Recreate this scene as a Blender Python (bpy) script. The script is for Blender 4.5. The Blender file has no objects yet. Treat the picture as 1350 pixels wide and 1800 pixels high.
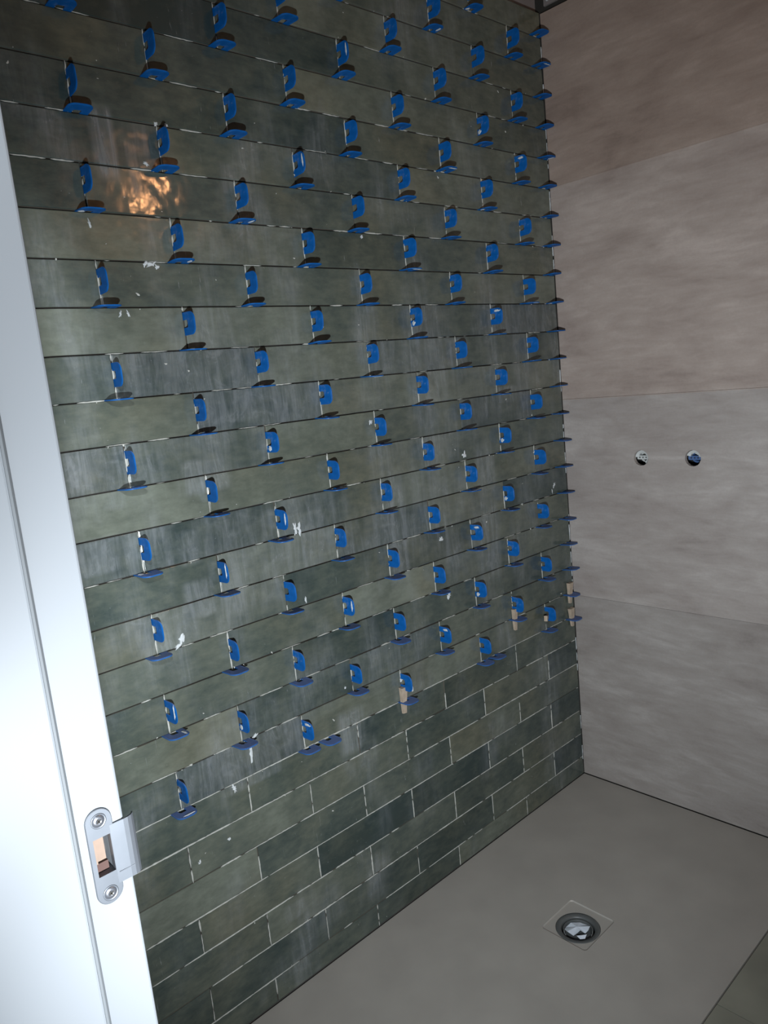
import bpy, bmesh, math, random
from mathutils import Vector, Matrix, noise
C = bpy.context.scene.collection
scn = bpy.context.scene

# ------------------------------------------------------------------ camera
cam_d = bpy.data.cameras.new('camera'); cam = bpy.data.objects.new('camera', cam_d); C.objects.link(cam)
FPX = 1334.0
cam_d.sensor_fit = 'VERTICAL'; cam_d.sensor_height = 24.0; cam_d.lens = FPX / 1800 * 24.0
cam_d.clip_start = 0.02; cam_d.clip_end = 50
CAM = Vector((-0.58014, -1.30720, 1.30802))
RX = Vector((0.72607843, -0.68047497, -0.09881254)); DN = Vector((-0.18685479, -0.05696367, -0.98073464)); FW = Vector((0.66173665, 0.73055386, -0.1685101))
m = Matrix(((RX.x, -DN.x, -FW.x, CAM.x), (RX.y, -DN.y, -FW.y, CAM.y), (RX.z, -DN.z, -FW.z, CAM.z), (0, 0, 0, 1)))
cam.matrix_world = m
scn.camera = cam

# ------------------------------------------------------------------ world, lights, exposure
w = bpy.data.worlds.new('world'); scn.world = w; w.use_nodes = True
w.node_tree.nodes['Background'].inputs[0].default_value = (0.62, 0.76, 1.0, 1)
w.node_tree.nodes['Background'].inputs[1].default_value = 0.55
scn.view_settings.view_transform = 'Standard'; scn.view_settings.look = 'None'
scn.view_settings.exposure = 0.0; scn.view_settings.gamma = 1.0
scn.view_settings.use_curve_mapping = False

def lamp(name, kind, loc, energy, color, size=0.01, aim=None, spot=None, blend=1.0):
    d = bpy.data.lights.new(name, kind); d.energy = energy; d.color = color
    if kind in ('POINT', 'SPOT'): d.shadow_soft_size = size
    if kind == 'AREA': d.size = size
    if kind == 'SPOT': d.spot_size = math.radians(spot); d.spot_blend = blend
    o = bpy.data.objects.new(name, d); C.objects.link(o); o.location = loc
    if aim is not None: o.rotation_euler = (Vector(aim) - Vector(loc)).to_track_quat('-Z', 'Y').to_euler()
    return o
# hand torch held under the camera in the doorway
lamp('torch_light', 'SPOT', (-0.50, -1.30, 0.90), 152, (0.86, 0.93, 1.0), 0.012, (0.72, 0.0, 0.93), 105, 1.0)
# soft fill added behind the camera, no visible source, lifts the door frame
lamp('jamb_fill_area', 'AREA', (-0.95, -1.90, 1.75), 4, (0.80, 0.90, 1.0), 0.8, (-0.40, -0.70, 1.35))
# unseen narrow fill, added only to brighten the upper door frame
lamp('jamb_fill_spot', 'SPOT', (-0.75, -1.75, 1.90), 135, (0.86, 0.93, 1.0), 0.03, (-0.745, -0.70, 1.50), 50, 0.30)
# warm bulb under the ceiling by the right wall
BULB = Vector((0.98, -1.66, 2.16))
lamp('warm_bulb_light', 'POINT', BULB, 2.3, (1.0, 0.47, 0.20), 0.035)

# ------------------------------------------------------------------ helpers
S = 0.079                    # tile row height
FL = 23.753                  # row lines above the tray
XC = 1.3603                  # corner with the back wall
HC = 0.15089                 # half a tile length
ZTOP = 2.257
def Z(r): return (FL - r) * S

def tag(o, label=None, cat=None, group=None, kind=None):
    if label: o['label'] = label
    if cat: o['category'] = cat
    if group: o['group'] = group
    if kind: o['kind'] = kind
    return o
def link(name, bm, mats, parent=None, smooth=False):
    me = bpy.data.meshes.new(name)
    bmesh.ops.recalc_face_normals(bm, faces=bm.faces)
    bm.to_mesh(me); bm.free()
    for mt in (mats if isinstance(mats, (list, tuple)) else [mats]): me.materials.append(mt)
    if smooth:
        for p in me.polygons: p.use_smooth = True
    o = bpy.data.objects.new(name, me); C.objects.link(o)
    if parent: o.parent = parent
    return o
def empty(name, loc, rot=(0, 0, 0)):
    o = bpy.data.objects.new(name, None); C.objects.link(o); o.location = loc; o.rotation_euler = rot; o.empty_display_size = 0.02
    return o
def box(bm, x0, x1, y0, y1, z0, z1, mi=0):
    v = [bm.verts.new(p) for p in ((x0,y0,z0),(x1,y0,z0),(x1,y1,z0),(x0,y1,z0),(x0,y0,z1),(x1,y0,z1),(x1,y1,z1),(x0,y1,z1))]
    fs = [bm.faces.new([v[i] for i in q]) for q in ((0,3,2,1),(4,5,6,7),(0,1,5,4),(1,2,6,5),(2,3,7,6),(3,0,4,7))]
    for f in fs: f.material_index = mi
    return fs
def extrude_outline(bm, pts, fn, t0, t1, mi=0, bev=0.0):
    """solid from a 2D outline; fn(u, v, t) -> 3D; optional small chamfer on both rims"""
    def inset(ps, d):
        n = len(ps); out = []
        ar = sum(ps[i][0]*ps[(i+1) % n][1]-ps[(i+1) % n][0]*ps[i][1] for i in range(n))
        sg = 1 if ar > 0 else -1
        for i in range(n):
            a = Vector(ps[i-1]); b = Vector(ps[i]); c = Vector(ps[(i+1) % n])
            e = (b-a).normalized(); g = (c-b).normalized()
            nn = Vector((-(e.y+g.y), e.x+g.x))
            if nn.length < 1e-6: nn = Vector((-e.y, e.x))
            nn.normalize(); out.append((b.x+nn.x*d*sg, b.y+nn.y*d*sg))
        return out
    if bev > 0:
        ip = inset(pts, bev); lay = [(ip, t0), (pts, t0+bev), (pts, t1-bev), (ip, t1)]
    else: lay = [(pts, t0), (pts, t1)]
    R = [[bm.verts.new(fn(u, v, t)) for u, v in ps] for ps, t in lay]
    n = len(pts)
    for a, b in zip(R[:-1], R[1:]):
        for i in range(n):
            f = bm.faces.new((a[i], a[(i+1) % n], b[(i+1) % n], b[i])); f.material_index = mi
    for ring in (R[0], R[-1]):
        f = bm.faces.new(ring); f.material_index = mi
def cyl(bm, c, ax, r, h, n=32, mi=0, r2=None):
    ax = Vector(ax).normalized(); q = ax.to_track_quat('Z', 'Y').to_matrix()
    r2 = r if r2 is None else r2
    a = [bm.verts.new(Vector(c)+q@Vector((r*math.cos(t*2*math.pi/n), r*math.sin(t*2*math.pi/n), 0))) for t in range(n)]
    b = [bm.verts.new(Vector(c)+q@Vector((r2*math.cos(t*2*math.pi/n), r2*math.sin(t*2*math.pi/n), h))) for t in range(n)]
    for i in range(n): bm.faces.new((a[i], a[(i+1) % n], b[(i+1) % n], b[i])).material_index = mi
    bm.faces.new(a).material_index = mi; bm.faces.new(b).material_index = mi
def ringtube(bm, prof, n=48, fn=lambda x, y, z: (x, y, z), mi=0, close=False):
    """lathe around local Z: prof = [(r, z)]"""
    R = [[bm.verts.new(fn(r*math.cos(2*math.pi*k/n), r*math.sin(2*math.pi*k/n), z)) for k in range(n)] for r, z in prof]
    L = list(zip(R[:-1], R[1:])) + ([(R[-1], R[0])] if close else [])
    for a, b in L:
        for i in range(n): bm.faces.new((a[i], a[(i+1) % n], b[(i+1) % n], b[i])).material_index = mi
    return R

# ------------------------------------------------------------------ materials
class N:
    def __init__(s, name):
        s.m = bpy.data.materials.new(name); s.m.use_nodes = True; s.t = s.m.node_tree
        s.b = s.t.nodes['Principled BSDF']; s.out = s.t.nodes['Material Output']
    def n(s, typ, **k):
        x = s.t.nodes.new(typ)
        for a, b in k.items(): setattr(x, a, b)
        return x
    def l(s, a, b): s.t.links.new(a, b)
    def math(s, op, a, b=None, c=None, clamp=False):
        x = s.n('ShaderNodeMath', operation=op); x.use_clamp = clamp
        for i, v in enumerate((a, b, c)):
            if v is None: continue
            if isinstance(v, (int, float)): x.inputs[i].default_value = v
            else: s.l(v, x.inputs[i])
        return x.outputs[0]
    def mapr(s, v, a, b, c=0.0, d=1.0, smooth=True):
        x = s.n('ShaderNodeMapRange', interpolation_type='SMOOTHSTEP' if smooth else 'LINEAR')
        s.l(v, x.inputs[0])
        for i, q in enumerate((a, b, c, d)): x.inputs[i+1].default_value = q
        return x.outputs[0]
    def noise(s, vec, scale, detail=3, rough=0.5, dist=0.0):
        x = s.n('ShaderNodeTexNoise'); x.inputs['Scale'].default_value = scale; x.inputs['Detail'].default_value = detail
        x.inputs['Roughness'].default_value = rough; x.inputs['Distortion'].default_value = dist
        if vec is not None: s.l(vec, x.inputs['Vector'])
        return x.outputs[0]
    def mapping(s, vec, scale=(1,1,1), rot=(0,0,0), loc=(0,0,0)):
        x = s.n('ShaderNodeMapping'); s.l(vec, x.inputs[0])
        x.inputs['Scale'].default_value = scale; x.inputs['Rotation'].default_value = rot; x.inputs['Location'].default_value = loc
        return x.outputs[0]
    def ramp(s, v, stops):
        x = s.n('ShaderNodeValToRGB'); s.l(v, x.inputs[0]); e = x.color_ramp.elements
        while len(e) < len(stops): e.new(0.5)
        for q, (p, c) in zip(e, stops): q.position = p; q.color = (*c, 1)
        return x.outputs[0]
    def mix(s, f, a, b, mode='MIX'):
        x = s.n('ShaderNodeMix', data_type='RGBA', blend_type=mode)
        for sock, v in ((x.inputs[0], f), (x.inputs[6], a), (x.inputs[7], b)):
            if isinstance(v, (int, float)): sock.default_value = v
            elif isinstance(v, tuple): sock.default_value = (*v, 1)
            else: s.l(v, sock)
        return x.outputs[2]
    def bump(s, h, strength, dist):
        x = s.n('ShaderNodeBump'); x.inputs['Strength'].default_value = strength; x.inputs['Distance'].default_value = dist
        s.l(h, x.inputs['Height']); s.l(x.outputs[0], s.b.inputs['Normal'])
def simple(name, col, rough=0.5, metal=0.0, var=0.12, scale=40, bump=0.0, spec=None):
    q = N(name); tc = q.n('ShaderNodeTexCoord')
    f = q.noise(tc.outputs['Object'], scale, 4)
    c = q.ramp(f, [(0.25, tuple(x*(1-var) for x in col)), (0.75, tuple(min(1, x*(1+var)) for x in col))])
    q.l(c, q.b.inputs['Base Color']); q.b.inputs['Roughness'].default_value = rough; q.b.inputs['Metallic'].default_value = metal
    if spec is not None: q.b.inputs['Specular IOR Level'].default_value = spec
    if bump: q.bump(f, 0.4, bump)
    return q.m

def green_glaze():
    q = N('green_glaze'); tc = q.n('ShaderNodeTexCoord'); P = tc.outputs['Object']
    at = q.n('ShaderNodeAttribute', attribute_name='tone').outputs['Fac']
    ah = q.n('ShaderNodeAttribute', attribute_name='haze').outputs['Fac']
    ar = q.n('ShaderNodeAttribute', attribute_name='seed').outputs['Fac']
    off = q.n('ShaderNodeVectorMath', operation='MULTIPLY_ADD'); q.l(ar, off.inputs[0]); off.inputs[1].default_value = (7, 0, 13); q.l(P, off.inputs[2])
    PV = off.outputs[0]
    m1 = q.noise(PV, 7, 4, 0.6, 0.3)                       # cloudy glaze inside each tile
    m2 = q.noise(q.mapping(PV, (1, 1, 2.2)), 26, 5, 0.65)
    t = q.math('ADD', at, q.math('MULTIPLY', q.math('SUBTRACT', m1, 0.5), 1.1))
    t = q.math('ADD', t, q.math('MULTIPLY', q.math('SUBTRACT', m2, 0.5), 0.85), clamp=True)
    col = q.ramp(t, [(0.0, (0.026, 0.038, 0.036)), (0.3, (0.050, 0.062, 0.053)), (0.6, (0.082, 0.092, 0.073)), (1.0, (0.128, 0.141, 0.113))])
    # warm / cool drift between firings
    dr = q.noise(PV, 3.1, 2)
    col = q.mix(q.mapr(dr, 0.45, 0.7, 0, 0.45), col, q.mix(1.0, col, (1.18, 0.98, 0.78), 'MULTIPLY'))
    sx = q.n('ShaderNodeSeparateXYZ'); q.l(P, sx.inputs[0]); X, Zc = sx.outputs[0], sx.outputs[2]
    # dried adhesive haze: wiped vertical streaks
    st = q.noise(q.mapping(P, (48, 1, 6.5), (0, 0.08, 0)), 1.0, 7, 0.72, 0.7)
    ws = q.noise(q.mapping(P, (20, 1, 20)), 1.0, 6, 0.6, 2.2)
    lo = q.noise(q.mapping(P, (7, 1, 4)), 1.0, 3, 0.5)
    reg = q.mapr(q.math('ADD', lo, q.math('MULTIPLY', ah, 0.26)), 0.48, 0.76)
    smears = [  # x, z, half width, half height, strength : wiped patches seen on the wall
        (0.047,1.755,.022,.060,1.0), (0.095,1.72,.012,.05,.5), (0.150,1.165,.055,.035,.9), (-0.105,1.205,.05,.04,1.0), (-0.04,1.16,.03,.03,.5),
        (0.640,0.965,.035,.14,1.0), (1.045,1.39,.030,.13,.7), (0.985,0.93,.040,.20,.9), (0.437,0.52,.040,.055,1.0), (-0.080,1.055,.05,.035,.8),
        (0.093,1.035,.028,.035,.7), (0.105,0.930,.035,.040,.8), (0.901,1.362,.05,.04,.9), (1.223,1.44,.09,.035,.8), (0.258,1.285,.09,.03,.8),
        (0.313,0.985,.045,.03,.7), (0.39,1.41,.05,.03,.4), (0.223,0.182,.028,.022,.7), (0.16,0.53,.08,.02,.7), (1.10,1.24,.06,.025,.8), (0.62,1.35,.03,.05,.4),
        (0.86,1.16,.03,.07,.5), (0.76,1.72,.05,.06,.35), (1.02,1.80,.06,.08,.35), (0.30,1.72,.03,.03,.6)]
    acc = None
    for cx, cz, hw, hh, k in smears:
        dx = q.math('ABSOLUTE', q.math('SUBTRACT', X, cx)); dz = q.math('ABSOLUTE', q.math('SUBTRACT', Zc, cz))
        v = q.math('MULTIPLY', q.mapr(dx, hw*0.55, hw*1.25, k, 0), q.mapr(dz, hh*0.7, hh*1.15, 1, 0))
        acc = v if acc is None else q.math('MAXIMUM', acc, v)
    body = q.math('ADD', q.math('MULTIPLY', q.mapr(st, 0.35, 0.68), 0.75), q.math('MULTIPLY', q.mapr(ws, 0.48, 0.72), 0.35))
    mask = q.math('MAXIMUM', q.math('MULTIPLY', reg, 0.80), acc)
    hz = q.math('MULTIPLY', mask, q.math('ADD', q.math('MULTIPLY', body, 0.80), 0.18))
    # fine scratches and specks everywhere
    sp = q.noise(P, 190, 2, 0.6); spm = q.noise(P, 11, 3)
    specks = q.math('MULTIPLY', q.mapr(sp, 0.70, 0.76), q.mapr(spm, 0.50, 0.62, 0, 0.8))
    sc = q.noise(q.mapping(P, (190, 1, 17), (0, 0.6, 0)), 1.0, 3, 0.6, 1.2)
    scr = q.math('MULTIPLY', q.mapr(sc, 0.66, 0.76), q.mapr(q.noise(P, 8, 2), 0.5, 0.66, 0, 0.45))
    hz = q.math('MAXIMUM', q.math('MULTIPLY', hz, 0.42), q.math('MAXIMUM', q.math('MULTIPLY', specks, 0.5), scr), clamp=True)
    col = q.mix(hz, col, (0.30, 0.315, 0.335))
    q.l(col, q.b.inputs['Base Color'])
    q.l(q.math('ADD', q.math('MULTIPLY', hz, 0.9), 0.10, clamp=True), q.b.inputs['Roughness'])
    q.b.inputs['Specular IOR Level'].default_value = 0.45
    h = q.math('ADD', q.noise(PV, 15, 2), q.math('MULTIPLY', q.noise(PV, 60, 2), 0.08))
    q.bump(h, 0.5, 0.0036)
    return q.m

def backtile():
    q = N('concrete_look_porcelain'); P = q.n('ShaderNodeTexCoord').outputs['Object']
    a = q.noise(q.mapping(P, (1, 2.2, 6), (0.35, 0, 0)), 1.6, 8, 0.62, 0.5)
    b = q.noise(q.mapping(P, (1, 4, 22), (0.30, 0, 0)), 2.4, 6, 0.65, 0.4)
    c = q.noise(P, 2.3, 4, 0.5); d = q.noise(P, 150, 3, 0.7)
    v = q.math('ADD', q.math('MULTIPLY', a, 0.55), q.math('MULTIPLY', b, 0.3)); v = q.math('ADD', v, q.math('MULTIPLY', c, 0.25))
    v = q.math('ADD', v, q.math('MULTIPLY', q.math('SUBTRACT', d, 0.5), 0.10))
    col = q.ramp(v, [(0.38, (0.200, 0.170, 0.152)), (0.48, (0.255, 0.222, 0.200)), (0.58, (0.300, 0.268, 0.243)), (0.72, (0.390, 0.355, 0.328))])
    z = q.n('ShaderNodeSeparateXYZ'); q.l(P, z.inputs[0])
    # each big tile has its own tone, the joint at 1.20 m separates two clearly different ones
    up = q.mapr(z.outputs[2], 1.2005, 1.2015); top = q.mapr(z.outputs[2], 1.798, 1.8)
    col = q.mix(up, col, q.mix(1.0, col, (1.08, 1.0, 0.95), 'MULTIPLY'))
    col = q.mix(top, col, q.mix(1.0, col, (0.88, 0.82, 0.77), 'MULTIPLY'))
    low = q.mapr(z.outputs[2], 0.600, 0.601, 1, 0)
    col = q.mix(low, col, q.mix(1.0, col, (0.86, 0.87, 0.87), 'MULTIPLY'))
    q.l(col, q.b.inputs['Base Color']); q.b.inputs['Roughness'].default_value = 0.55
    q.bump(q.math('ADD', a, q.math('MULTIPLY', d, 0.1)), 0.25, 0.0015)
    return q.m
def plastic_blue():
    q = N('blue_plastic'); P = q.n('ShaderNodeTexCoord').outputs['Object']
    oi = q.n('ShaderNodeObjectInfo').outputs['Random']
    f = q.noise(P, 60, 4)
    c = q.ramp(f, [(0.3, (0.001, 0.115, 0.400)), (0.7, (0.003, 0.155, 0.520))])
    dust = q.math('MULTIPLY', q.mapr(q.noise(P, 35, 5, 0.7), 0.52, 0.72), q.mapr(oi, 0.2, 1.0, 0.05, 0.40))
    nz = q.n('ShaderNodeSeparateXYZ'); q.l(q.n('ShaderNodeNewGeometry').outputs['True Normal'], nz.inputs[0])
    c = q.mix(q.math('MULTIPLY', q.mapr(nz.outputs[2], 0.5, 0.9), 0.58), c, (0.26, 0.30, 0.48))      # grazing sheen on upward faces, painted in as a paler blue
    c = q.mix(dust, c, (0.35, 0.40, 0.46))
    q.l(c, q.b.inputs['Base Color']); q.b.inputs['Roughness'].default_value = 0.45; q.b.inputs['Specular IOR Level'].default_value = 0.35
    tr = q.n('ShaderNodeBsdfTranslucent'); q.l(c, tr.inputs[0])
    mx = q.n('ShaderNodeMixShader'); mx.inputs[0].default_value = 0.38
    q.l(q.b.outputs[0], mx.inputs[1]); q.l(tr.outputs[0], mx.inputs[2]); q.l(mx.outputs[0], q.out.inputs[0])
    return q.m
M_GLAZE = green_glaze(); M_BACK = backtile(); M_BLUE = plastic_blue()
M_BODY = simple('tile_body', (0.10, 0.085, 0.065), 0.9)
M_ADH = simple('tile_adhesive', (0.37, 0.37, 0.335), 0.9, var=0.2, scale=120)
M_DEEP = simple('adhesive_bed', (0.055, 0.05, 0.045), 0.95)
M_PASTE = simple('white_adhesive', (0.44, 0.46, 0.46), 0.8, var=0.15, scale=160)
M_TRAY = simple('taupe_tray_resin', (0.305, 0.288, 0.256), 0.50, var=0.07, scale=9, bump=0.0004)
M_FLOOR = simple('dark_green_grey_floor_tile', (0.19, 0.19, 0.15), 0.45, var=0.22, scale=7, bump=0.0004)
M_GAP = simple('dark_joint', (0.02, 0.018, 0.014), 0.9)
M_WHITE = simple('white_gloss_paint', (0.165, 0.174, 0.182), 0.40, var=0.01, scale=5)
M_SEAL = simple('pale_grey_seal', (0.094, 0.101, 0.105), 0.6, var=0.03)
M_STEEL = simple('brushed_steel', (0.145, 0.155, 0.170), 0.42, 0.7, var=0.10, scale=30)
M_SCREW = simple('screw_steel', (0.33, 0.34, 0.37), 0.25, 0.9, var=0.05)
M_WOOD = simple('raw_wood', (0.155, 0.105, 0.075), 0.75, var=0.12, scale=60)
M_DKWOOD = simple('dark_brown_wood', (0.045, 0.018, 0.012), 0.8, var=0.2)
M_WEDGE = simple('beige_wedge_wood', (0.34, 0.27, 0.20), 0.8, var=0.16, scale=90)
M_PLAST = simple('grey_brown_plaster', (0.17, 0.15, 0.14), 0.9, var=0.1, scale=12)
M_PAINT = simple('matt_white_wall', (0.60, 0.60, 0.58), 0.8, var=0.03, scale=4)
M_HOLE = simple('dark_cavity', (0.012, 0.012, 0.012), 0.95)
M_PIPEW = simple('off_white_plastic', (0.42, 0.43, 0.41), 0.5, var=0.1)
M_PIPEB = simple('blue_grey_plug', (0.05, 0.10, 0.22), 0.5, var=0.15)
M_DRAIN = simple('dark_grey_plastic', (0.075, 0.080, 0.078), 0.42, var=0.08)
M_CUP = simple('grey_white_cup', (0.36, 0.40, 0.44), 0.4, var=0.1, scale=50)
M_BULB = N('warm_glowing_glass'); M_BULB.b.inputs['Emission Color'].default_value = (1, 0.45, 0.18, 1); M_BULB.b.inputs['Emission Strength'].default_value = 110
_f = M_BULB.noise(M_BULB.n('ShaderNodeTexCoord').outputs['Object'], 5); M_BULB.l(M_BULB.ramp(_f, [(0, (.8, .7, .6)), (1, (.9, .8, .7))]), M_BULB.b.inputs['Base Color']); M_BULB = M_BULB.m

# ------------------------------------------------------------------ green tiled wall
random.seed(11)
XL = -0.362
GAP = 0.0024
tone = {}   # (row, k): tile tone, k-th tile counted from the left joint; the rest random around the middle
spec = """-2,0,.05 -2,-1,.05 -1,0,.4 0,-1,.2 0,0,.28 0,1,.25 1,0,.2 1,1,.5 1,2,.22 2,-1,.3 2,0,.42 2,1,.35 3,0,.62 3,1,.62 3,2,.3 3,3,.42 4,-1,.5 4,0,.42 4,1,.45 4,2,.5
5,0,.72 5,1,.66 5,2,.42 5,3,.32 5,4,.22 6,-1,.38 6,0,.22 6,1,.68 6,2,.42 6,3,.42 7,0,.58 7,1,.18 7,2,.55 7,3,.62 7,4,.6 8,-1,.22 8,0,.4 8,1,.66 8,2,.4 8,3,.18 8,4,.5 9,0,.74 9,1,.6 9,2,.55 9,3,.5 9,4,.45
10,-1,.3 10,0,.2 10,1,.35 10,2,.6 10,3,.55 11,0,.35 11,1,.62 11,2,.3 11,3,.55 11,4,.16 12,-1,.45 12,0,.55 12,1,.25 12,2,.22 12,3,.45 12,4,.5 13,0,.5 13,1,.5 13,2,.84 13,3,.5 13,4,.5
14,-1,.32 14,0,.52 14,1,.16 14,2,.42 14,3,.3 15,0,.75 15,1,.22 15,2,.38 15,3,.5 16,-1,.3 16,0,.16 16,1,.62 16,2,.66 16,3,.5 17,0,.42 17,1,.4 17,2,.28 17,3,.22 17,4,.38 18,-1,.5 18,0,.58 18,1,.48 18,2,.3 18,3,.55 18,4,.16
19,0,.72 19,1,.34 19,2,.4 19,3,.6 19,4,.4 20,-1,.24 20,0,.5 20,1,.08 20,2,.06 20,3,.35 20,4,.14 21,0,.36 21,1,.62 21,2,.42 21,3,.3 21,4,.45 22,-1,.3 22,0,.24 22,1,.24 22,2,.16 22,3,.5 22,4,.06 23,0,.4 23,1,.4 23,2,.28 23,3,.62 23,4,.45"""
for e in spec.split():
    a, b, c = e.split(','); tone[(int(a), int(b))] = float(c)
hazy = {(6,0):.8,(7,1):.7,(8,-1):.9,(8,0):.7,(8,3):.8,(10,0):.7,(10,-1):.8,(11,1):.6,(5,4):1,(11,4):.4,(12,0):.6,(11,2):.6,(9,3):.7,(10,2):.6,(7,3):.5,(5,3):.5,(6,2):.6,(16,0):.8,(10,1):.6,(9,2):.6}
bm = bmesh.new()
lt = bm.faces.layers.float.new('tone'); lh = bm.faces.layers.float.new('haze'); ls = bm.faces.layers.float.new('seed')
joints = []          # (row, x) of the vertical joints
def tile(x0, x1, z0, z1, tn, hz):
    g = GAP/2; sd = random.random()
    x0 += g; x1 -= g; z0 += g; z1 -= g
    ny = 12
    dy = random.uniform(-.0006, .0006); tx = random.uniform(-.0006, .0006); tz = random.uniform(-.0004, .0009)
    def pt(x, z, y): return (x, y + dy + tx*((x-x0)/(x1-x0)-.5)*2 + tz*((z-z0)/(z1-z0)-.5)*2, z)
    ring = []
    n = max(2, int((x1-x0)/.025))
    for i in range(n): ring.append((x0+(x1-x0)*i/n, z0))
    for i in range(3): ring.append((x1, z0+(z1-z0)*i/3))
    for i in range(n): ring.append((x1+(x0-x1)*i/n, z1))
    for i in range(3): ring.append((x0, z1+(z0-z1)*i/3))
    cxm, czm = (x0+x1)/2, (z0+z1)/2
    def layer(ins, y, jit):
        out = []
        for x, z in ring:
            xx = min(max(x, x0+ins), x1-ins); zz = min(max(z, z0+ins), z1-ins)
            out.append(bm.verts.new(pt(xx+random.uniform(-jit, jit), zz+random.uniform(-jit, jit), y)))
        return out
    L = [layer(0, .0078, 0), layer(0, .0016, .00025), layer(.0005, .0005, .0002), layer(.0016, .0, 0)]
    fs = []
    for k, (a, b) in enumerate(zip(L[:-1], L[1:])):
        for i in range(len(a)):
            f = bm.faces.new((a[i], a[(i+1) % len(a)], b[(i+1) % len(b)], b[i])); f.material_index = 1 if k == 0 else 0; fs.append(f)
    fs.append(bm.faces.new(L[-1])); fs.append(bm.faces.new(L[0])); fs[-1].material_index = 1
    for f in fs: f[lt] = tn; f[lh] = hz; f[ls] = sd
for r in range(-5, 24):
    zt = min(Z(r), ZTOP); zb = max(Z(r+1), 0.0015)
    odd = r % 2
    xs = [XL]
    k = -3
    while True:
        x = (2*k + odd)*HC + random.uniform(-.0012, .0012)
        if x > XC - .03: break
        if x > XL + .04: xs.append(x); joints.append((r, x, k))
        k += 1
    xs.append(XC - .001)
    first = [j for j in joints if j[0] == r][0][2]
    for i in range(len(xs)-1):
        kk = first - 1 + i + (1 if odd else 0)
        tn = tone.get((r, kk), random.uniform(.50, .78) if r < 5 and kk >= 2 else random.uniform(.25, .55))
        hz = hazy.get((r, kk), random.uniform(0, .35) if 1 <= r < 17 else 0.0)
        tile(xs[i], xs[i+1], zb, zt, tn, hz)
# bed behind the tiles
for f in box(bm, XL, XC, .0070, .0200, -.031, ZTOP, 3): pass
# adhesive squeezed into the joints: shallow pale beads here and there, deep dark gaps elsewhere
def bead(p0, p1, w, mi=2, y=-.0002):
    a = Vector((p0[0], 0, p0[1])); b = Vector((p1[0], 0, p1[1])); d = b-a; L = d.length
    if L < .002: return
    d.normalize(); nrm = Vector((-d.z, 0, d.x)); n = max(2, int(L/.006))
    rows = []
    for i in range(n+1):
        t = i/n; ww = w*(.45+.55*math.sin(math.pi*min(1, max(0, t*1.0)))**.35 if 0 < t < 1 else .15)*random.uniform(.65, 1.25)
        c = a + d*L*t + nrm*random.uniform(-.0003, .0003)
        yy = y*random.uniform(.2, 1.6)
        rows.append([bm.verts.new(c + nrm*ww/2 + Vector((0, .0012, 0))), bm.verts.new(c + nrm*ww/4 + Vector((0, yy, 0))), bm.verts.new(c - nrm*ww/4 + Vector((0, yy, 0))), bm.verts.new(c - nrm*ww/2 + Vector((0, .0012, 0)))])
    for p, q in zip(rows[:-1], rows[1:]):
        for i in range(3): bm.faces.new((p[i], p[i+1], q[i+1], q[i])).material_index = mi
for r in range(-4, 24):
    x = XL + .25; z = Z(r)
    low = r >= 17
    while x < XC - .01:
        L = random.uniform(.02, .16) if low else random.uniform(.006, .06)
        if random.random() < (.93 if low else (.50 if r > 12 else .42)):
            w = random.uniform(.0018, .0038) if low else random.uniform(.0012, .0028)
            bead((x, z), (min(x+L, XC-.004), z), w)
        x += L + (random.uniform(-.01, .012) if low else random.uniform(.004, .06))
for r, x, k in joints:
    z0, z1 = max(Z(r+1), .002), min(Z(r), ZTOP)
    z = z0
    while z < z1-.004:
        L = min(random.uniform(.012, .06), z1-z)
        if random.random() < .88: bead((x, z), (x, z+L), random.uniform(.0018, .0042))
        z += L + random.uniform(0, .01)
z = .05
while z < 2.2:                                                       # white filler in the corner
    L = random.uniform(.01, .07)
    if random.random() < .5: bead((XC-.002, z), (XC-.002, z+L), .0032, 4, -.0008)
    z += L + .01
# splats of thick adhesive stuck on the glaze
def splat(x, z, rx, rz, rot=0, mi=4, h=.0012, rough=.62, n=18):
    cs, sn = math.cos(rot), math.sin(rot); ph = random.uniform(0, 99)
    def P(k, s, y):
        a = 2*math.pi*k/n; rr = s*(1 + rough*(noise.noise(Vector((math.cos(a)*2.3+ph, math.sin(a)*2.3, ph)))*2))
        u, v = rx*rr*math.cos(a), rz*rr*math.sin(a)
        return bm.verts.new((x+u*cs-v*sn, y, z+u*sn+v*cs))
    A = [P(k, 1, .0006) for k in range(n)]; B = [P(k, .72, -.0006-h*.6) for k in range(n)]; c = bm.verts.new((x, -.0006-h, z))
    for i in range(n):
        j = (i+1) % n
        bm.faces.new((A[i], A[j], B[j], B[i])).material_index = mi; bm.faces.new((B[i], B[j], c)).material_index = mi
for r in range(-5, 24):
    for _ in range(5 if r < 17 else 2):
        x = random.uniform(-.1, XC-.02)
        if random.random() < .6: z = Z(r) + random.uniform(-.004, .004)
        else: z = Z(r) - random.uniform(.01, .07)
        s = random.choice((.0006, .0008, .0010, .0016))
        splat(x, z, s*random.uniform(.8, 2.6), s*random.uniform(.8, 1.6), random.uniform(-1, 1), h=.0005, n=8, mi=2)
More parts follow.
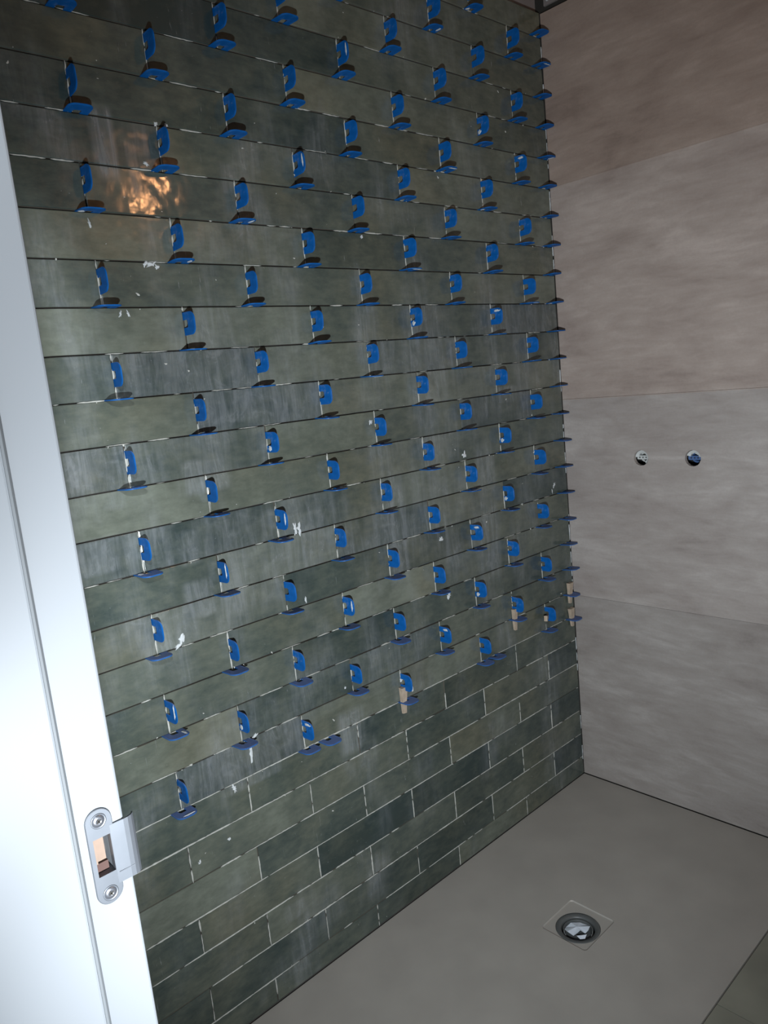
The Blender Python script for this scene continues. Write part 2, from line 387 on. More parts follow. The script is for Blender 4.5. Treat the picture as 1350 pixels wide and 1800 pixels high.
for x, z, rx, rz, ro in ((.090,1.556,.006,.005,.3),(.104,1.557,.010,.0035,.2),(.113,1.552,.004,.004,0),(.053,.862,.006,.012,-.5),(.043,.853,.008,.004,.5),
        (.1665,.606,.013,.006,.1),(.1665,.580,.0035,.026,0),(.1800,.612,.009,.003,.4),(.118,.523,.004,.010,.3),(.355,1.016,.005,.012,0),(.345,1.02,.004,.014,.1),(.905,1.10,.006,.008,0),
        (.79,.902,.007,.005,.2),(.80,.748,.006,.009,0),(.605,.586,.005,.007,0),(.640,.55,.003,.007,0),(1.21,1.07,.010,.004,.3),(1.29,.955,.009,.006,.6),(1.28,.94,.003,.010,0),
        (.59,1.22,.006,.006,0),(.605,.55,.002,.010,0),(.09,.425,.004,.003,0),(.02,.41,.004,.004,.4),(.03,1.47,.002,.006,-.3),(.045,1.47,.002,.005,.4),
        (.0,1.62,.002,.008,.2),(.15,1.80,.004,.003,0),(.17,1.80,.004,.003,0),(.12,1.73,.004,.003,-.5),(.35,.86,.002,.008,0),(.62,1.63,.003,.004,0),(.43,.63,.003,.003,0)):
    splat(x, z, rx, rz, ro)
me_wall = link('wall_left', bm, [M_GLAZE, M_BODY, M_ADH, M_DEEP, M_PASTE]); tag(me_wall, kind='structure')

# bare wall above the tiles
bm = bmesh.new(); box(bm, -2.3, XC+.10, .0200, .12, -.031, 2.62); tag(link('wall_left', bm, M_PLAST), kind='structure')

# ------------------------------------------------------------------ back wall of large porcelain tiles
bm = bmesh.new()
HOLES = [(-.245, 1.0295), (-.392, 1.0290)]; HR = .0215
bands = [(0.003, Z(16.15)), (Z(16.15), Z(8.52)), (Z(8.52), Z(.95)), (Z(.95), ZTOP-.004)]
Y0, Y1 = -1.95, -.0008
for zi, (z0, z1) in enumerate(bands):
    y_cuts = [Y0, -1.2, Y1] if zi % 2 == 0 else [Y0, -1.2, Y1]
    for ya, yb in zip(y_cuts[:-1], y_cuts[1:]):
        a0, a1 = ya+.0006, yb-.0006; b0, b1 = z0+.0003, z1-.0003
        if zi == 3: b0 = z0+.0001
        if zi == 2: b1 = z1-.0001
        hs = [h for h in HOLES if a0 < h[0] < a1 and b0 < h[1] < b1]
        if not hs:
            box(bm, XC, XC+.010, a0, a1, b0, b1)
        else:
            # a frame of blocks around each square cell, and a round hole inside each cell
            edges = []
            xs = XC
            cell = .04; zc = hs[0][1]
            box(bm, xs, xs+.010, a0, a1, b0, zc-cell); box(bm, xs, xs+.010, a0, a1, zc+cell, b1)
            ys = sorted(h[0] for h in hs); cur = a0
            for yy in ys:
                box(bm, xs, xs+.010, cur, yy-cell, zc-cell, zc+cell); cur = yy+cell
            box(bm, xs, xs+.010, cur, a1, zc-cell, zc+cell)
            for yy in ys:
                n = 48; o = []; i_ = []; ib = []
                for k in range(n):
                    a = 2*math.pi*(k+.5)/n; cc, ss = math.cos(a), math.sin(a); s = cell/max(abs(cc), abs(ss))
                    o.append(bm.verts.new((xs, yy+cc*s, zc+ss*s))); rr = HR*(1+random.uniform(-.02, .02))
                    i_.append(bm.verts.new((xs, yy+cc*rr, zc+ss*rr))); ib.append(bm.verts.new((xs+.012, yy+cc*rr, zc+ss*rr)))
                for k in range(n):
                    j = (k+1) % n
                    bm.faces.new((o[k], o[j], i_[j], i_[k])); bm.faces.new((i_[k], i_[j], ib[j], ib[k]))
                # square corners of the cell
                for sy in (-1, 1):
                    for sz in (-1, 1):
                        cv = bm.verts.new((xs, yy+sy*cell, zc+sz*cell))
                        near = sorted(o, key=lambda v: (v.co-cv.co).length)[:2]
                        bm.faces.new((cv, near[0], near[1]))
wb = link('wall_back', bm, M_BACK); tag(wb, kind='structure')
# substrate behind, with round cavities lined dark
bm = bmesh.new()
def substrate(y0, y1, z0, z1): box(bm, XC+.0102, XC+.10, y0, y1, z0, z1)
cz = HOLES[0][1]; c_ = .034
substrate(-1.95, .0199, -.031, cz-c_)
substrate(-1.95, .0199, cz+c_, 2.62)
ys = sorted(h[0] for h in HOLES); cur = -1.95
for yy in ys: substrate(cur, yy-c_, cz-c_, cz+c_); cur = yy+c_
substrate(cur, .0199, cz-c_, cz+c_)
for h in HOLES:
    box(bm, XC+.0600, XC+.0700, h[0]-c_, h[0]+c_, cz-c_, cz+c_, 1)
tag(link('wall_back', bm, [M_GAP, M_HOLE]), kind='structure')
bm = bmesh.new()
box(bm, XC+.004, XC+.0100, -1.95, -.012, ZTOP+.012, 2.62, 0)
tag(link('wall_back', bm, [M_PLAST]), kind='structure')
bm = bmesh.new()                                                       # foam and plaster bits above the tile edge
for i in range(12):
    y = -.03 - i*.022 + random.uniform(-.006, .006); s = random.uniform(.005, .010)
    bmesh.ops.create_icosphere(bm, subdivisions=2, radius=s, matrix=Matrix.Translation((XC+.004, y, ZTOP+.020+random.uniform(0, .02))))
for v in bm.verts: v.co += Vector((0, 1, 1))*noise.noise(v.co*160)*.004
o = link('foam_residue', bm, M_PIPEW, smooth=True); tag(o, 'pale foam residue along the bare edge above the beige wall tiles', 'foam', kind='stuff')

# ------------------------------------------------------------------ pipe fittings in the two round holes
def fitting(y, z, mat, label, blue):
    e = empty('pipe_fitting', (XC+.030, y, z)); tag(e, label, 'pipe fitting')
    bm = bmesh.new()
    def f(a, b, c): return (c, a, b)
    ringtube(bm, [(.0150, .026), (.0150, -.004), (.0128, -.007), (.0105, -.004), (.0105, .026)], 32, f)
    link('socket', bm, mat, e, True)
    bm = bmesh.new()
    pts = []
    for k in range(24):
        a = 2*math.pi*k/24; pts.append((.0185*math.cos(a)*(1 if abs(math.cos(a)) < .9 else .99), max(-.0058, min(.0058, .0185*math.sin(a)))))
    extrude_outline(bm, pts, lambda u, v, t: (t, u, v), -.018, -.008, bev=.0008)
    link('cross_bar', bm, mat, e)
    for dy in (-.0092, 0, .0092):
        bm = bmesh.new(); ringtube(bm, [(.0031, -.0182), (.0031, -.0196), (.0020, -.0196), (.0020, -.0183)], 16, f)
        cyl(bm, (-.0185, 0, 0), (1, 0, 0), .0020, .0004, 12, 1)
        o = link('stud', bm, [mat, M_HOLE], e); o.location = (0, dy, 0)
    bm = bmesh.new()                                   # torn sealing collar at the upper left
    n = 20; A = []; B = []; A2 = []; B2 = []
    for k in range(n):
        a = math.radians((20 if blue else 5) + k*(150 if blue else 235)/(n-1)); ri = .0125+.003*noise.noise(Vector((k*.6, y*9, 0)))
        for lst, rr, xx in ((A, .0208, -.022), (B, ri, -.020), (A2, .0208, -.010), (B2, ri, -.010)):
            lst.append(bm.verts.new((xx, rr*math.cos(a), rr*math.sin(a))))
    for k in range(n-1):
        bm.faces.new((A[k], A[k+1], B[k+1], B[k])); bm.faces.new((B[k], B[k+1], B2[k+1], B2[k])); bm.faces.new((A2[k], A2[k+1], B2[k+1], B2[k])); bm.faces.new((A[k], A[k+1], A2[k+1], A2[k]))
    bm.faces.new((A[0], B[0], B2[0], A2[0])); bm.faces.new((A[-1], B[-1], B2[-1], A2[-1]))
    o = link('collar', bm, M_PIPEW, e); tag(o, 'torn pale collar')
    return e
fitting(-.245, 1.0295, M_PIPEW, 'off-white fitting with three studs inside the left round wall hole', False)
fitting(-.392, 1.0290, M_PIPEB, 'blue plugged fitting inside the right round wall hole', True)

# ------------------------------------------------------------------ shower tray with drain
TY = -.6945; TX0 = -.30
DX0, DX1, DY0, DY1 = .700, .826, -.421, -.300; DC = (.757, -.3640)
def rrect(x0, x1, y0, y1, r, n=6):
    pts = []
    for cx_, cy_, a0 in ((x1-r, y1-r, 0), (x0+r, y1-r, 90), (x0+r, y0+r, 180), (x1-r, y0+r, 270)):
        for k in range(n+1):
            a = math.radians(a0+90*k/n); pts.append((cx_+r*math.cos(a), cy_+r*math.sin(a)))
    return pts
bm = bmesh.new()
_rr = rrect(DX0, DX1, DY0, DY1, .008)
ring = []
for k in range(len(_rr)):                                  # dense outline so the round outlet cuts cleanly
    a = _rr[k]; b = _rr[(k+1) % len(_rr)]; q_ = max(1, int(math.hypot(b[0]-a[0], b[1]-a[1])/.005))
    for t in range(q_): ring.append((a[0]+(b[0]-a[0])*t/q_, a[1]+(b[1]-a[1])*t/q_))
n = len(ring); cx_, cy_ = (DX0+DX1)/2, (DY0+DY1)/2
cell = .075
# deck around a square cell, cell to rounded recess
TZ = 0.0
for (x0, x1, y0, y1) in ((TX0, XC-.0012, cy_+cell, -.0012), (TX0, XC-.0012, TY, cy_-cell), (TX0, cx_-cell, cy_-cell, cy_+cell), (cx_+cell, XC-.0012, cy_-cell, cy_+cell)):
    box(bm, x0, x1, y0, y1, -.030, TZ)
o = [];
for (x, y) in ring:
    dx, dy = x-cx_, y-cy_; s = cell/max(abs(dx), abs(dy)); o.append(bm.verts.new((cx_+dx*s, cy_+dy*s, TZ)))
r1 = [bm.verts.new((x, y, TZ)) for x, y in ring]
def ins(d, z): return [bm.verts.new((cx_+(x-cx_)*(1-d/abs(.06)), cy_+(y-cy_)*(1-d/abs(.06)), z)) for x, y in ring]
r2 = ins(.0007, TZ-.0035); 
for a, b in ((o, r1), (r1, r2)):
    for i in range(n): bm.faces.new((a[i], a[(i+1) % n], b[(i+1) % n], b[i]))
for sx in (-1, 1):
    for sy in (-1, 1):
        cv = bm.verts.new((cx_+sx*cell, cy_+sy*cell, TZ)); near = sorted(o, key=lambda v: (v.co-cv.co).length)[:2]
        if (near[0].co-cv.co).length > 1e-5: bm.faces.new((cv, near[0], near[1]))
# recessed floor with the round outlet
HRR = .0520
cr = [bm.verts.new((DC[0]+HRR*math.cos(math.atan2(y-DC[1], x-DC[0])), DC[1]+HRR*math.sin(math.atan2(y-DC[1], x-DC[0])), TZ-.0038)) for x, y in ring]
cr2 = [bm.verts.new((v.co.x, v.co.y, -.030)) for v in cr]
for a, b in ((r2, cr), (cr, cr2)):
    for i in range(n): bm.faces.new((a[i], a[(i+1) % n], b[(i+1) % n], b[i]))
tr = link('shower_tray', bm, M_TRAY); tag(tr, 'flat taupe shower tray between the green wall and the beige wall', 'shower tray')
tr.location.z = 0
# drain
d = empty('shower_drain', (DC[0], DC[1], -.004)); tag(d, 'uncovered round floor drain in the square recess of the tray', 'drain')
bm = bmesh.new(); R = ringtube(bm, [(.0515, -.0008), (.0500, .0006), (.0440, -.0010), (.0395, -.0022), (.0385, -.0040), (.0380, -.0255), (.0515, -.0255)], 72, close=True)
link('flange', bm, M_DRAIN, d, True)
bm = bmesh.new(); ringtube(bm, [(.0376, -.0235), (.0376, -.0265), (.001, -.0265), (.001, -.0250), (.0350, -.0245), (.0350, -.0235)], 48, close=True)
link('sump', bm, M_HOLE, d, True)
bm = bmesh.new()                                           # inner cup, its rim broken away on the near side
n_ = 60; pr = []
for k in range(n_):
    a = 2*math.pi*k/n_; c = math.cos(a-math.radians(35)); h = .0200 if c > -.15 else max(.004, .0200+.018*(c+.15)+.004*math.sin(k*2.3))
    pr.append([bm.verts.new((rr*math.cos(a), rr*math.sin(a), zz)) for rr, zz in ((.0335, -.0240), (.0345, -.0240+h), (.0320, -.0240+h), (.0300, -.0190), (.001, -.0185))])
for k in range(n_):
    a, b = pr[k], pr[(k+1) % n_]
    for i in range(4): bm.faces.new((a[i], a[i+1], b[i+1], b[i]))
link('trap_cup', bm, M_DRAIN, d)
M_FILM = simple('pale_plastic_film', (.50, .55, .60), .3, var=.1, scale=90)
def film(pts, top, seed, rz, dx, dy, zz):
    bm = bmesh.new(); A = [bm.verts.new((x, y, -.0075+.0025*math.sin(i*2.1+seed)+zz)) for i, (x, y) in enumerate(pts)]; B = [bm.verts.new((v.co.x*.96, v.co.y*.96, v.co.z-.0012)) for v in A]
    c1 = bm.verts.new((top[0], top[1], -.0045+zz)); c2 = bm.verts.new((top[0], top[1], -.0062+zz))
    for i in range(len(A)):
        j = (i+1) % len(A); bm.faces.new((A[i], A[j], c1)); bm.faces.new((B[i], B[j], c2)); bm.faces.new((A[i], A[j], B[j], B[i]))
    o_ = link('torn_film', bm, M_FILM, d); o_.rotation_euler = (0, 0, rz); o_.location = (dx, dy, 0); tag(o_, 'crumpled pale film')
film([(-.030, .004), (-.026, -.006), (-.014, -.016), (-.002, -.010), (.006, -.005), (.016, -.012), (.024, -.006), (.031, .004), (.026, .015), (.012, .022), (-.010, .022), (-.024, .014)], (0, .006), 0, math.radians(-43), .002, .003, 0)
film([(-.010, -.004), (-.004, -.012), (.008, -.011), (.014, -.003), (.004, .002)], (.002, -.005), 1.3, math.radians(-43), -.006, -.010, -.003)

# ------------------------------------------------------------------ floor, ceiling, other walls, door frame
bm = bmesh.new()
def ftile(x0, x1, y0, y1): box(bm, x0+.001, x1-.001, y0+.001, y1-.001, -.010, -.0005, 0)
xs = [-2.3, -1.05, -.454, .146, .746, XC]
for a, b in zip(xs[:-1], xs[1:]): ftile(a, b, -1.3, TY-.0022); ftile(a, b, -1.95, -1.3)
ftile(-2.3, TX0-.002, TY, 0.0)
box(bm, -2.4, XC+.12, -2.06, .13, -.06, -.0312, 1)
box(bm, -2.3, XC, -1.95, TY-.0005, -.032, -.0105, 1)
tag(link('floor', bm, [M_FLOOR, M_GAP]), kind='structure')
bm = bmesh.new(); box(bm, -.50, XC+.10, -1.95, .12, 2.62, 2.68); tag(link('ceiling', bm, M_PAINT), kind='structure')
bm = bmesh.new(); box(bm, -2.3, XC+.10, -2.05, -1.95, 0, 2.62); tag(link('wall_right', bm, M_PAINT), kind='structure')
bm = bmesh.new()
box(bm, -.520, -.372, -.6795, .0195, 0, 2.62); box(bm, -.520, -.372, -.6795, -1.6, 2.15, 2.62); box(bm, -.520, -.372, -1.6, -1.95, 0, 2.62)
bmesh.ops.transform(bm, matrix=Matrix.Identity(4), verts=bm.verts)
tag(link('wall_front', bm, M_PAINT), kind='structure')

df = empty('door_1', (-.362, -.7, 0)); tag(df, kind='structure')
JX0, JX1 = -.53, -.3622
HX0, HX1, HZ0, HZ1 = -.3915, -.3760, .9255, .9600
def rel(o): o.location = (.362, .7, 0); return o
bm = bmesh.new()
Yf, Yb = -.7, -.680
def jb(x0, x1, z0, z1):
    box(bm, x0, x1, Yf, Yb, z0, z1)
box(bm, JX0, HX0, Yf, Yb, 0, 2.12); 
# bevelled outer strip with a rounded arris on the bathroom side
for za, zb_ in ((0, HZ0), (HZ0, HZ1), (HZ1, 2.12)):
    x_in = HX0 if not (za == HZ0) else HX1
    prof = [(x_in, Yb), (x_in, Yf), (JX1-.0025, Yf), (JX1-.0010, Yf+.0006), (JX1-.0002, Yf+.0018), (JX1, Yf+.0035), (JX1, Yb)]
    A = [bm.verts.new((x, y, za)) for x, y in prof]; B = [bm.verts.new((x, y, zb_)) for x, y in prof]
    for i in range(len(A)): j = (i+1) % len(A); bm.faces.new((A[i], A[j], B[j], B[i]))
    bm.faces.new(A); bm.faces.new(B)
rel(link('jamb', bm, M_WHITE, df))
bm = bmesh.new(); box(bm, HX0, HX1, Yb+.0, Yb+.002, HZ0+.008, HZ1, 0); box(bm, HX0, HX1, Yb, Yb+.002, HZ0, HZ0+.008, 1)
box(bm, HX0-.0001, HX0+.0035, Yf+.004, Yb, HZ0+.009, HZ1, 0); box(bm, HX0+.0004, HX1-.003, Yf+.006, Yb, HZ0, HZ0+.008, 1); box(bm, HX0+.0035, HX1-.0032, Yf+.009, Yb, HZ0+.008, HZ1, 0)
rel(link('mortise', bm, [M_WOOD, M_DKWOOD], df))
bm = bmesh.new()
prof = [(JX0, Yf+.0005), (JX0, Yf-.0120), (-.4105, Yf-.0120), (-.4075, Yf-.0112), (-.4062, Yf-.0095), (-.4055, Yf-.006), (-.4055, Yf+.0005)]
A = [bm.verts.new((x, y, 0)) for x, y in prof]; B = [bm.verts.new((x, y, 2.12)) for x, y in prof]
for i in range(len(A)): j = (i+1) % len(A); bm.faces.new((A[i], A[j], B[j], B[i]))
bm.faces.new(A); bm.faces.new(B); rel(link('door_stop', bm, M_WHITE, df))
bm = bmesh.new(); 
prof = [(-.4090, Yf-.0117), (-.4090, Yf-.0128), (-.4070, Yf-.0128), (-.4052, Yf-.0112), (-.4040, Yf-.0080), (-.4040, Yf-.0040), (-.4055, Yf-.0040), (-.4056, Yf-.0095)]
A = [bm.verts.new((x, y, 0)) for x, y in prof]; B = [bm.verts.new((x, y, 2.12)) for x, y in prof]
for i in range(len(A)): j = (i+1) % len(A); bm.faces.new((A[i], A[j], B[j], B[i]))
bm.faces.new(A); bm.faces.new(B); rel(link('seal', bm, M_SEAL, df))

# strike plate
sp = empty('strike_plate', (-.3840, -.7002, .9420)); tag(sp, 'brushed steel strike plate with curved lip screwed to the white door jamb', 'strike plate')
bm = bmesh.new()
PW, PH = .0113, .0430
out = []
for cz_, a0 in ((PH-PW, 0), (-(PH-PW), 180)):
    for k in range(17): a = math.radians(a0+180*k/16); out.append((PW*math.cos(a), cz_+PW*math.sin(a)))
n = len(out)
hole = []
hx0, hx1, hz0, hz1 = HX0+.3840+.0004, HX1+.3840-.0004, HZ0-.9420+.0004, HZ1-.9420-.0004
for (u, v) in out:                                                  # ring projected to the rectangular opening
    hcx, hcz = (hx0+hx1)/2, (hz0+hz1)/2; du, dv = u-hcx, v-hcz
    s = min((hx1-hx0)/2/abs(du) if abs(du) > 1e-9 else 9e9, (hz1-hz0)/2/abs(dv) if abs(dv) > 1e-9 else 9e9); hole.append([hcx+du*s, hcz+dv*s])
for tgt in ((hx0, hz0), (hx1, hz0), (hx1, hz1), (hx0, hz1)):
    k = min(range(n), key=lambda i: (hole[i][0]-tgt[0])**2+(hole[i][1]-tgt[1])**2); hole[k] = list(tgt)
T = .0016
inn = [(u*.955, v*.988) for u, v in out]
L = [[bm.verts.new((u, 0, v)) for u, v in out], [bm.verts.new((u, -T+.0004, v)) for u, v in out], [bm.verts.new((u, -T, v)) for u, v in inn], [bm.verts.new((u, -T, v)) for u, v in hole], [bm.verts.new((u, .004, v)) for u, v in hole]]
for a, b in zip(L[:-1], L[1:]):
    for i in range(n): bm.faces.new((a[i], a[(i+1) % n], b[(i+1) % n], b[i]))
link('plate', bm, M_STEEL, sp)
bm = bmesh.new()                                                     # lip: flat, then curling round the arris
lip = [(.0080, -.0017), (.0150, -.0020), (.0200, -.0022), (.0240, -.0020), (.0275, -.0008), (.0300, .0016), (.0315, .0050), (.0320, .0085)]
def lipz(i): c = i/(len(lip)-1); return .0262-.0030*max(0, c-.6)*2.2
for side in (0, 1): pass
rowsA = []
for i, (u, v) in enumerate(lip):
    z1 = .0248 - (.0040 if i >= len(lip)-1 else .0010 if i == len(lip)-2 else 0); z0 = -.0290 + (.0040 if i >= len(lip)-1 else .0010 if i == len(lip)-2 else 0)
    nx, ny = (0.35 if i > 4 else 0.05), (-1 if i < 5 else -.6)
    th = .0014
    rowsA.append([bm.verts.new((u, v, z0)), bm.verts.new((u, v, z1)), bm.verts.new((u-nx*0-.0002, v+th, z1)), bm.verts.new((u-.0002, v+th, z0))])
for a, b in zip(rowsA[:-1], rowsA[1:]):
    for i in range(4): j = (i+1) % 4; bm.faces.new((a[i], a[j], b[j], b[i]))
bm.faces.new(rowsA[0]); bm.faces.new(rowsA[-1])
link('lip', bm, M_STEEL, sp, False)
bm = bmesh.new(); box(bm, .0100, .0235, -.0025, -.0018, -.0198, -.0190); link('crease', bm, M_STEEL, sp)
for zc_ in (.0325, -.0335):
    bm = bmesh.new()
    f = lambda a, b, c: (a, -c, b)
    ringtube(bm, [(.0052, T+.0002), (.0046, T+.0009), (.0030, T+.0013), (.0005, T+.0014), (.0005, T)], 28, f)
    for an in (0.5, 0.5+math.pi/2):
        c2, s2 = math.cos(an), math.sin(an)
        vs = [bm.verts.new((a*c2-b*s2, -(T+.00155), a*s2+b*c2)) for a, b in ((-.0024, -.0005), (.0024, -.0005), (.0024, .0005), (-.0024, .0005))]
        fc = bm.faces.new(vs); fc.material_index = 1
    o = link('screw', bm, [M_SCREW, M_GAP], sp, True); o.location = (.0, 0, zc_)
    bm = bmesh.new(); ringtube(bm, [(.0062, T-.0002), (.0066, T+.0004), (.0058, T+.0005), (.0050, T-.0002)], 28, f)
    o = link('countersink', bm, M_STEEL, o, True)

# warm bulb, seen only as a reflection in the glaze
pb = empty('hanging_bulb', (BULB.x, BULB.y, 2.62)); tag(pb, 'bare warm bulb hanging on a cord near the right wall', 'light bulb')
bm = bmesh.new(); bmesh.ops.create_uvsphere(bm, u_segments=24, v_segments=16, radius=.022)
for v in bm.verts:
    if v.co.z > 0: v.co.z *= 1.35; v.co.x *= 1-.35*max(0, v.co.z/.045)**2; v.co.y *= 1-.35*max(0, v.co.z/.045)**2
o = link('glass', bm, M_BULB, pb, True); o.location = (0, 0, BULB.z-2.62)
o.visible_shadow = True
bm = bmesh.new(); cyl(bm, (0, 0, BULB.z-2.62+.040), (0, 0, 1), .016, .05, 20); cyl(bm, (0, 0, BULB.z-2.62+.088), (0, 0, 1), .003, .372, 8)
link('cord', bm, M_HOLE, pb)

# ------------------------------------------------------------------ blue horseshoe spacers
SW, SD, SE = .0420, .0380, .0060       # width, how far it stands out, how deep it sits in the joint
SLW, SLD = .0140, .0135                # slot
def horseshoe():
    pts = [(-SW/2, -SE), (-SW/2, SD-.0145)]
    for k in range(1, 7): a = math.radians(180-90*k/6); pts.append((-SW/2+.0145+.0145*math.cos(a), SD-.0145+.0145*math.sin(a)))
    for k in range(0, 7): a = math.radians(90-90*k/6); pts.append((SW/2-.0145+.0145*math.cos(a), SD-.0145+.0145*math.sin(a)))
    pts += [(SW/2, -SE), (SLW/2, -SE), (SLW/2, SLD-.003), (SLW/2-.002, SLD), (-SLW/2+.002, SLD), (-SLW/2, SLD-.003), (-SLW/2, -SE)]
    return pts
def spacer_mesh():
    bm = bmesh.new()
    # local: u along the joint, -Y out of the wall, t = thickness
    extrude_outline(bm, horseshoe(), lambda u, v, t: (u, -v, t), -.00095, .00095, bev=.0003)
    # raised rim on both faces, set in from the edge
    o_, i_ = [], []
    hp = [(-SW/2+.0022, .004), (-SW/2+.0022, SD-.0145)]
    for k in range(1, 7): a = math.radians(180-90*k/6); hp.append((-SW/2+.0145+.0123*math.cos(a), SD-.0145+.0123*math.sin(a)))
    for k in range(0, 7): a = math.radians(90-90*k/6); hp.append((SW/2-.0145+.0123*math.cos(a), SD-.0145+.0123*math.sin(a)))
    hp += [(SW/2-.0022, .004)]
    for sg in (-1, 1):
        prev = None
        for i, (u, v) in enumerate(hp):
            a = Vector(hp[max(0, i-1)]); b = Vector(hp[min(len(hp)-1, i+1)]); t = (b-a).normalized(); nn = Vector((t.y, -t.x))
            q = [bm.verts.new((u-nn.x*.0005, -(v-nn.y*.0005), sg*.0009)), bm.verts.new((u, -v, sg*.0013)), bm.verts.new((u+nn.x*.0005, -(v+nn.y*.0005), sg*.0009))]
            if prev:
                bm.faces.new((prev[0], prev[1], q[1], q[0])); bm.faces.new((prev[1], prev[2], q[2], q[1]))
            prev = q
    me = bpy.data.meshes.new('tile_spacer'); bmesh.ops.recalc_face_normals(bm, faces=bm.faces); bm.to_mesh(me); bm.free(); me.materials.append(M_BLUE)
    return me
ME_SP = spacer_mesh()
def smear_mesh(seed, mode):
    rs = random.Random(seed); bm = bmesh.new()
    n = 16
    if mode == 0: cu, cv, ru, rv = -SW/2+.008, .008, .005, .005
    elif mode == 1: cu, cv, ru, rv = .003, .031, .012, .0022
    else: cu, cv, ru, rv = SW/2-.007, .020, .003, .010
    for sg in (1, -1):
        A, B = [], []
        for k in range(n):
            a = 2*math.pi*k/n; s = 1+.5*noise.noise(Vector((math.cos(a)*2.5+seed, math.sin(a)*2.5, seed*.3)))*1.4
            A.append(bm.verts.new((cu+ru*s*math.cos(a), -(cv+rv*s*math.sin(a)), sg*.0010))); B.append(bm.verts.new((cu+ru*s*.7*math.cos(a), -(cv+rv*s*.7*math.sin(a)), sg*.0019)))
        c = bm.verts.new((cu, -cv, sg*.0022))
        for i in range(n): j = (i+1) % n; bm.faces.new((A[i], A[j], B[j], B[i])); bm.faces.new((B[i], B[j], c))
    me = bpy.data.meshes.new('adhesive_smear'); bmesh.ops.recalc_face_normals(bm, faces=bm.faces); bm.to_mesh(me); bm.free(); me.materials.append(M_PASTE)
    return me
SMEARS = [smear_mesh(i*3.7+1, i % 3) for i in range(6)]

ones = ['', 'first', 'second', 'third', 'fourth', 'fifth', 'sixth', 'seventh', 'eighth', 'ninth', 'tenth', 'eleventh', 'twelfth', 'thirteenth', 'fourteenth', 'fifteenth', 'sixteenth', 'seventeenth', 'eighteenth', 'nineteenth', 'twentieth']
def ordinal(n): return ones[n] if n <= 20 else 'twenty-' + ones[n-20] if n < 30 else 'thirtieth'
def px(p):
    v = Vector(p)-CAM; d = v.dot(FW); return 675+FPX*v.dot(RX)/d, 900+FPX*v.dot(DN)/d
rnd = random.Random(5)
spacers = []                                  # (upright?, row, x, z)
COLS = {c: (2*(c//2) + (c % 2))*HC for c in range(9)}
jx = {(r, k*2+(r % 2)): x for r, x, k in joints}
last = {0: 16, 1: 15, 2: 16, 3: 15, 4: 16, 5: 15, 6: 16, 7: 15, 8: 16}
for c in range(9):
    for r in range(-5, last[c]+1):
        if (r % 2) != (c % 2): continue
        x = jx.get((r, c), c*HC)
        spacers.append(('up', r, x, Z(r) - S*(.42+rnd.uniform(-.05, .05))))
        spacers.append(('flat', r, x+rnd.uniform(-.004, .006), Z(r+1)))
for r in range(-5, 17):
    spacers.append(('flat', r, XC-.0285+rnd.uniform(-.002, .003), Z(r+1)))
spacers.append(('flat', 16, 2*HC+.058, Z(17)+.0002)); spacers.append(('flat', 16, 6*HC+.050, Z(17)+.0002))
vis = []
for s in spacers:
    u, v = px((s[2], -.03, s[3]))
    if v < -28: continue
    if v < -12 and s[0] == 'up' : 
        if v < -32: continue
    vis.append(s)
groups = {}
for s in vis: groups.setdefault((s[0], s[1]), []).append(s)
proto = None; smk = 0
forced = {('up', 8, 2), ('up', 10, 2), ('up', 4, 5), ('up', 12, 6), ('up', 15, 5)}
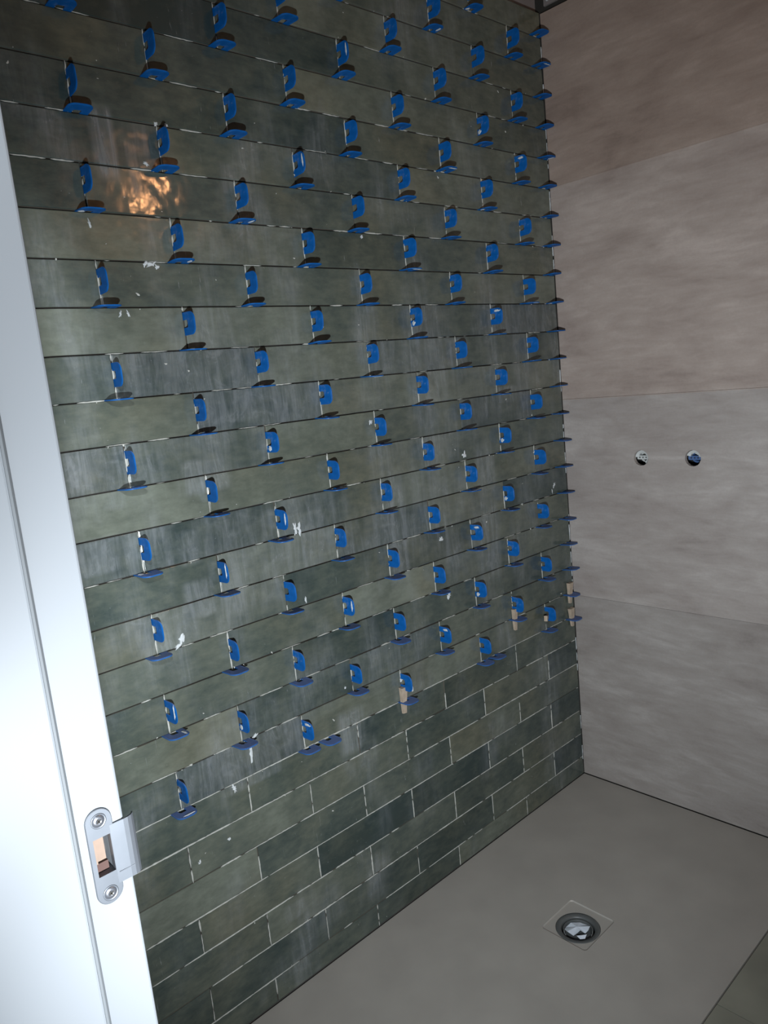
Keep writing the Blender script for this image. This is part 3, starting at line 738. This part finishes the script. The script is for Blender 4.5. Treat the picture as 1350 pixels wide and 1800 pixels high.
for key in sorted(groups, key=lambda k: (k[1], k[0])):
    lst = sorted(groups[key], key=lambda s: -s[2])
    for i, (typ, r, x, z) in enumerate(lst):
        if proto is None:
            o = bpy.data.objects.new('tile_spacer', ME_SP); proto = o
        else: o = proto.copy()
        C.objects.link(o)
        k = 24 - r
        if typ == 'up':
            o.rotation_euler = (rnd.uniform(-.05, .05), math.radians(-90) + rnd.uniform(-.012, .012), 0)
            o.rotation_euler = (Matrix.Rotation(rnd.uniform(-.05, .05), 3, 'Z') @ Matrix.Rotation(rnd.uniform(-.05, .05), 3, 'X') @ Matrix.Rotation(math.radians(-90), 3, 'Y')).to_euler()
            o.location = (x, rnd.uniform(-.0015, .002), z)
            pos = 'nearest the corner' if i == 0 else ordinal(i+1)+' from the corner'
            lab = 'upright blue spacer, %s, in the %s row above the tray' % (pos, ordinal(k))
            if r == -5: lab = 'upright blue spacer, %s, in the topmost row' % pos
        else:
            o.rotation_euler = (Matrix.Rotation(rnd.uniform(-.05, .05), 3, 'X') @ Matrix.Rotation(rnd.uniform(-.06, .06) if i or r < 16 else 0, 3, 'Z')).to_euler()
            o.location = (x, rnd.uniform(-.0015, .003), z)
            pos = 'touching the corner' if i == 0 else ordinal(i+1)+' from the corner'
            lab = 'flat blue spacer %s, joint under %s row above tray' % (pos, ordinal(k))
            if i and r == 16 and abs(x-(2*HC+.058)) < .01: lab = 'lone flat blue spacer right of a pair, just left of the hazy streaked tile'
        sm = rnd.random() < .15 or (typ, r, round(x/HC)) in forced
        if (typ, r, round(x/HC)) in forced: lab = lab.replace('blue spacer', 'smeared blue spacer')
        tag(o, lab, 'spacer', 'blue plastic horseshoe spacers standing out of the tile joints')
        if sm:
            e = bpy.data.objects.new('adhesive_smear', SMEARS[smk % 6]); smk += 1; C.objects.link(e); e.parent = o; tag(e, 'dried white adhesive')

# ------------------------------------------------------------------ beige wedges pushed through the lowest spacers
def wedge(loc, rot, L, w0, w1, t0, t1, label, mt=M_WEDGE):
    bm = bmesh.new(); L *= 1.32; w0 *= 1.2; w1 *= 1.2
    rows = []
    for k in range(6):
        t = k/5; w_ = w0+(w1-w0)*t; th = t0+(t1-t0)*t; zz = L/2-L*t
        j = lambda: rnd.uniform(-.0003, .0003)
        rows.append([bm.verts.new((sx*w_/2+j(), sy*th/2+j(), zz+(j()*3 if k in (0, 5) else 0))) for sx, sy in ((-1, -1), (1, -1), (1, 1), (-1, 1))])
    for a, b in zip(rows[:-1], rows[1:]):
        for i in range(4): q = (i+1) % 4; bm.faces.new((a[i], a[q], b[q], b[i]))
    bm.faces.new(rows[0]); bm.faces.new(rows[-1])
    bmesh.ops.bevel(bm, geom=[e for e in bm.edges if e.calc_length() > .004 and len(e.link_faces) == 2 and e.calc_face_angle(0) > .6], offset=.0004, segments=1, affect='EDGES')
    o = link('wedge', bm, mt); o.location = loc; o.rotation_euler = rot
    tag(o, label, 'wedge', 'beige wooden wedges pushed into spacers'); return o
WY = -.0075
wedge((4*HC-.004, WY, Z(17)+.004), (0, .05, 0), .050, .0150, .0085, .0115, .007, 'beige wedge through the spacer midway along the wall, leftmost of the wedges')
wedge((7*HC-.003, WY, Z(16)-.001), (0, .03, 0), .046, .0120, .0070, .0110, .007, 'beige wedge hanging under an upright spacer, second from the left')
wedge((8*HC-.009, WY-.005, Z(16)-.036), (0, math.radians(-82), .45), .034, .0130, .0080, .0100, .006, 'short beige wedge lying sideways through an upright spacer')
wedge((XC-.030, WY, Z(16)+.003), (0, .08, 0), .048, .0170, .0080, .0115, .006, 'beige wedge beside the corner, upper of the two stacked there')
wedge((XC-.028, WY, Z(17)+.004), (0, -.04, 0), .044, .0170, .0080, .0115, .006, 'beige wedge beside the corner, lower of the two stacked there')
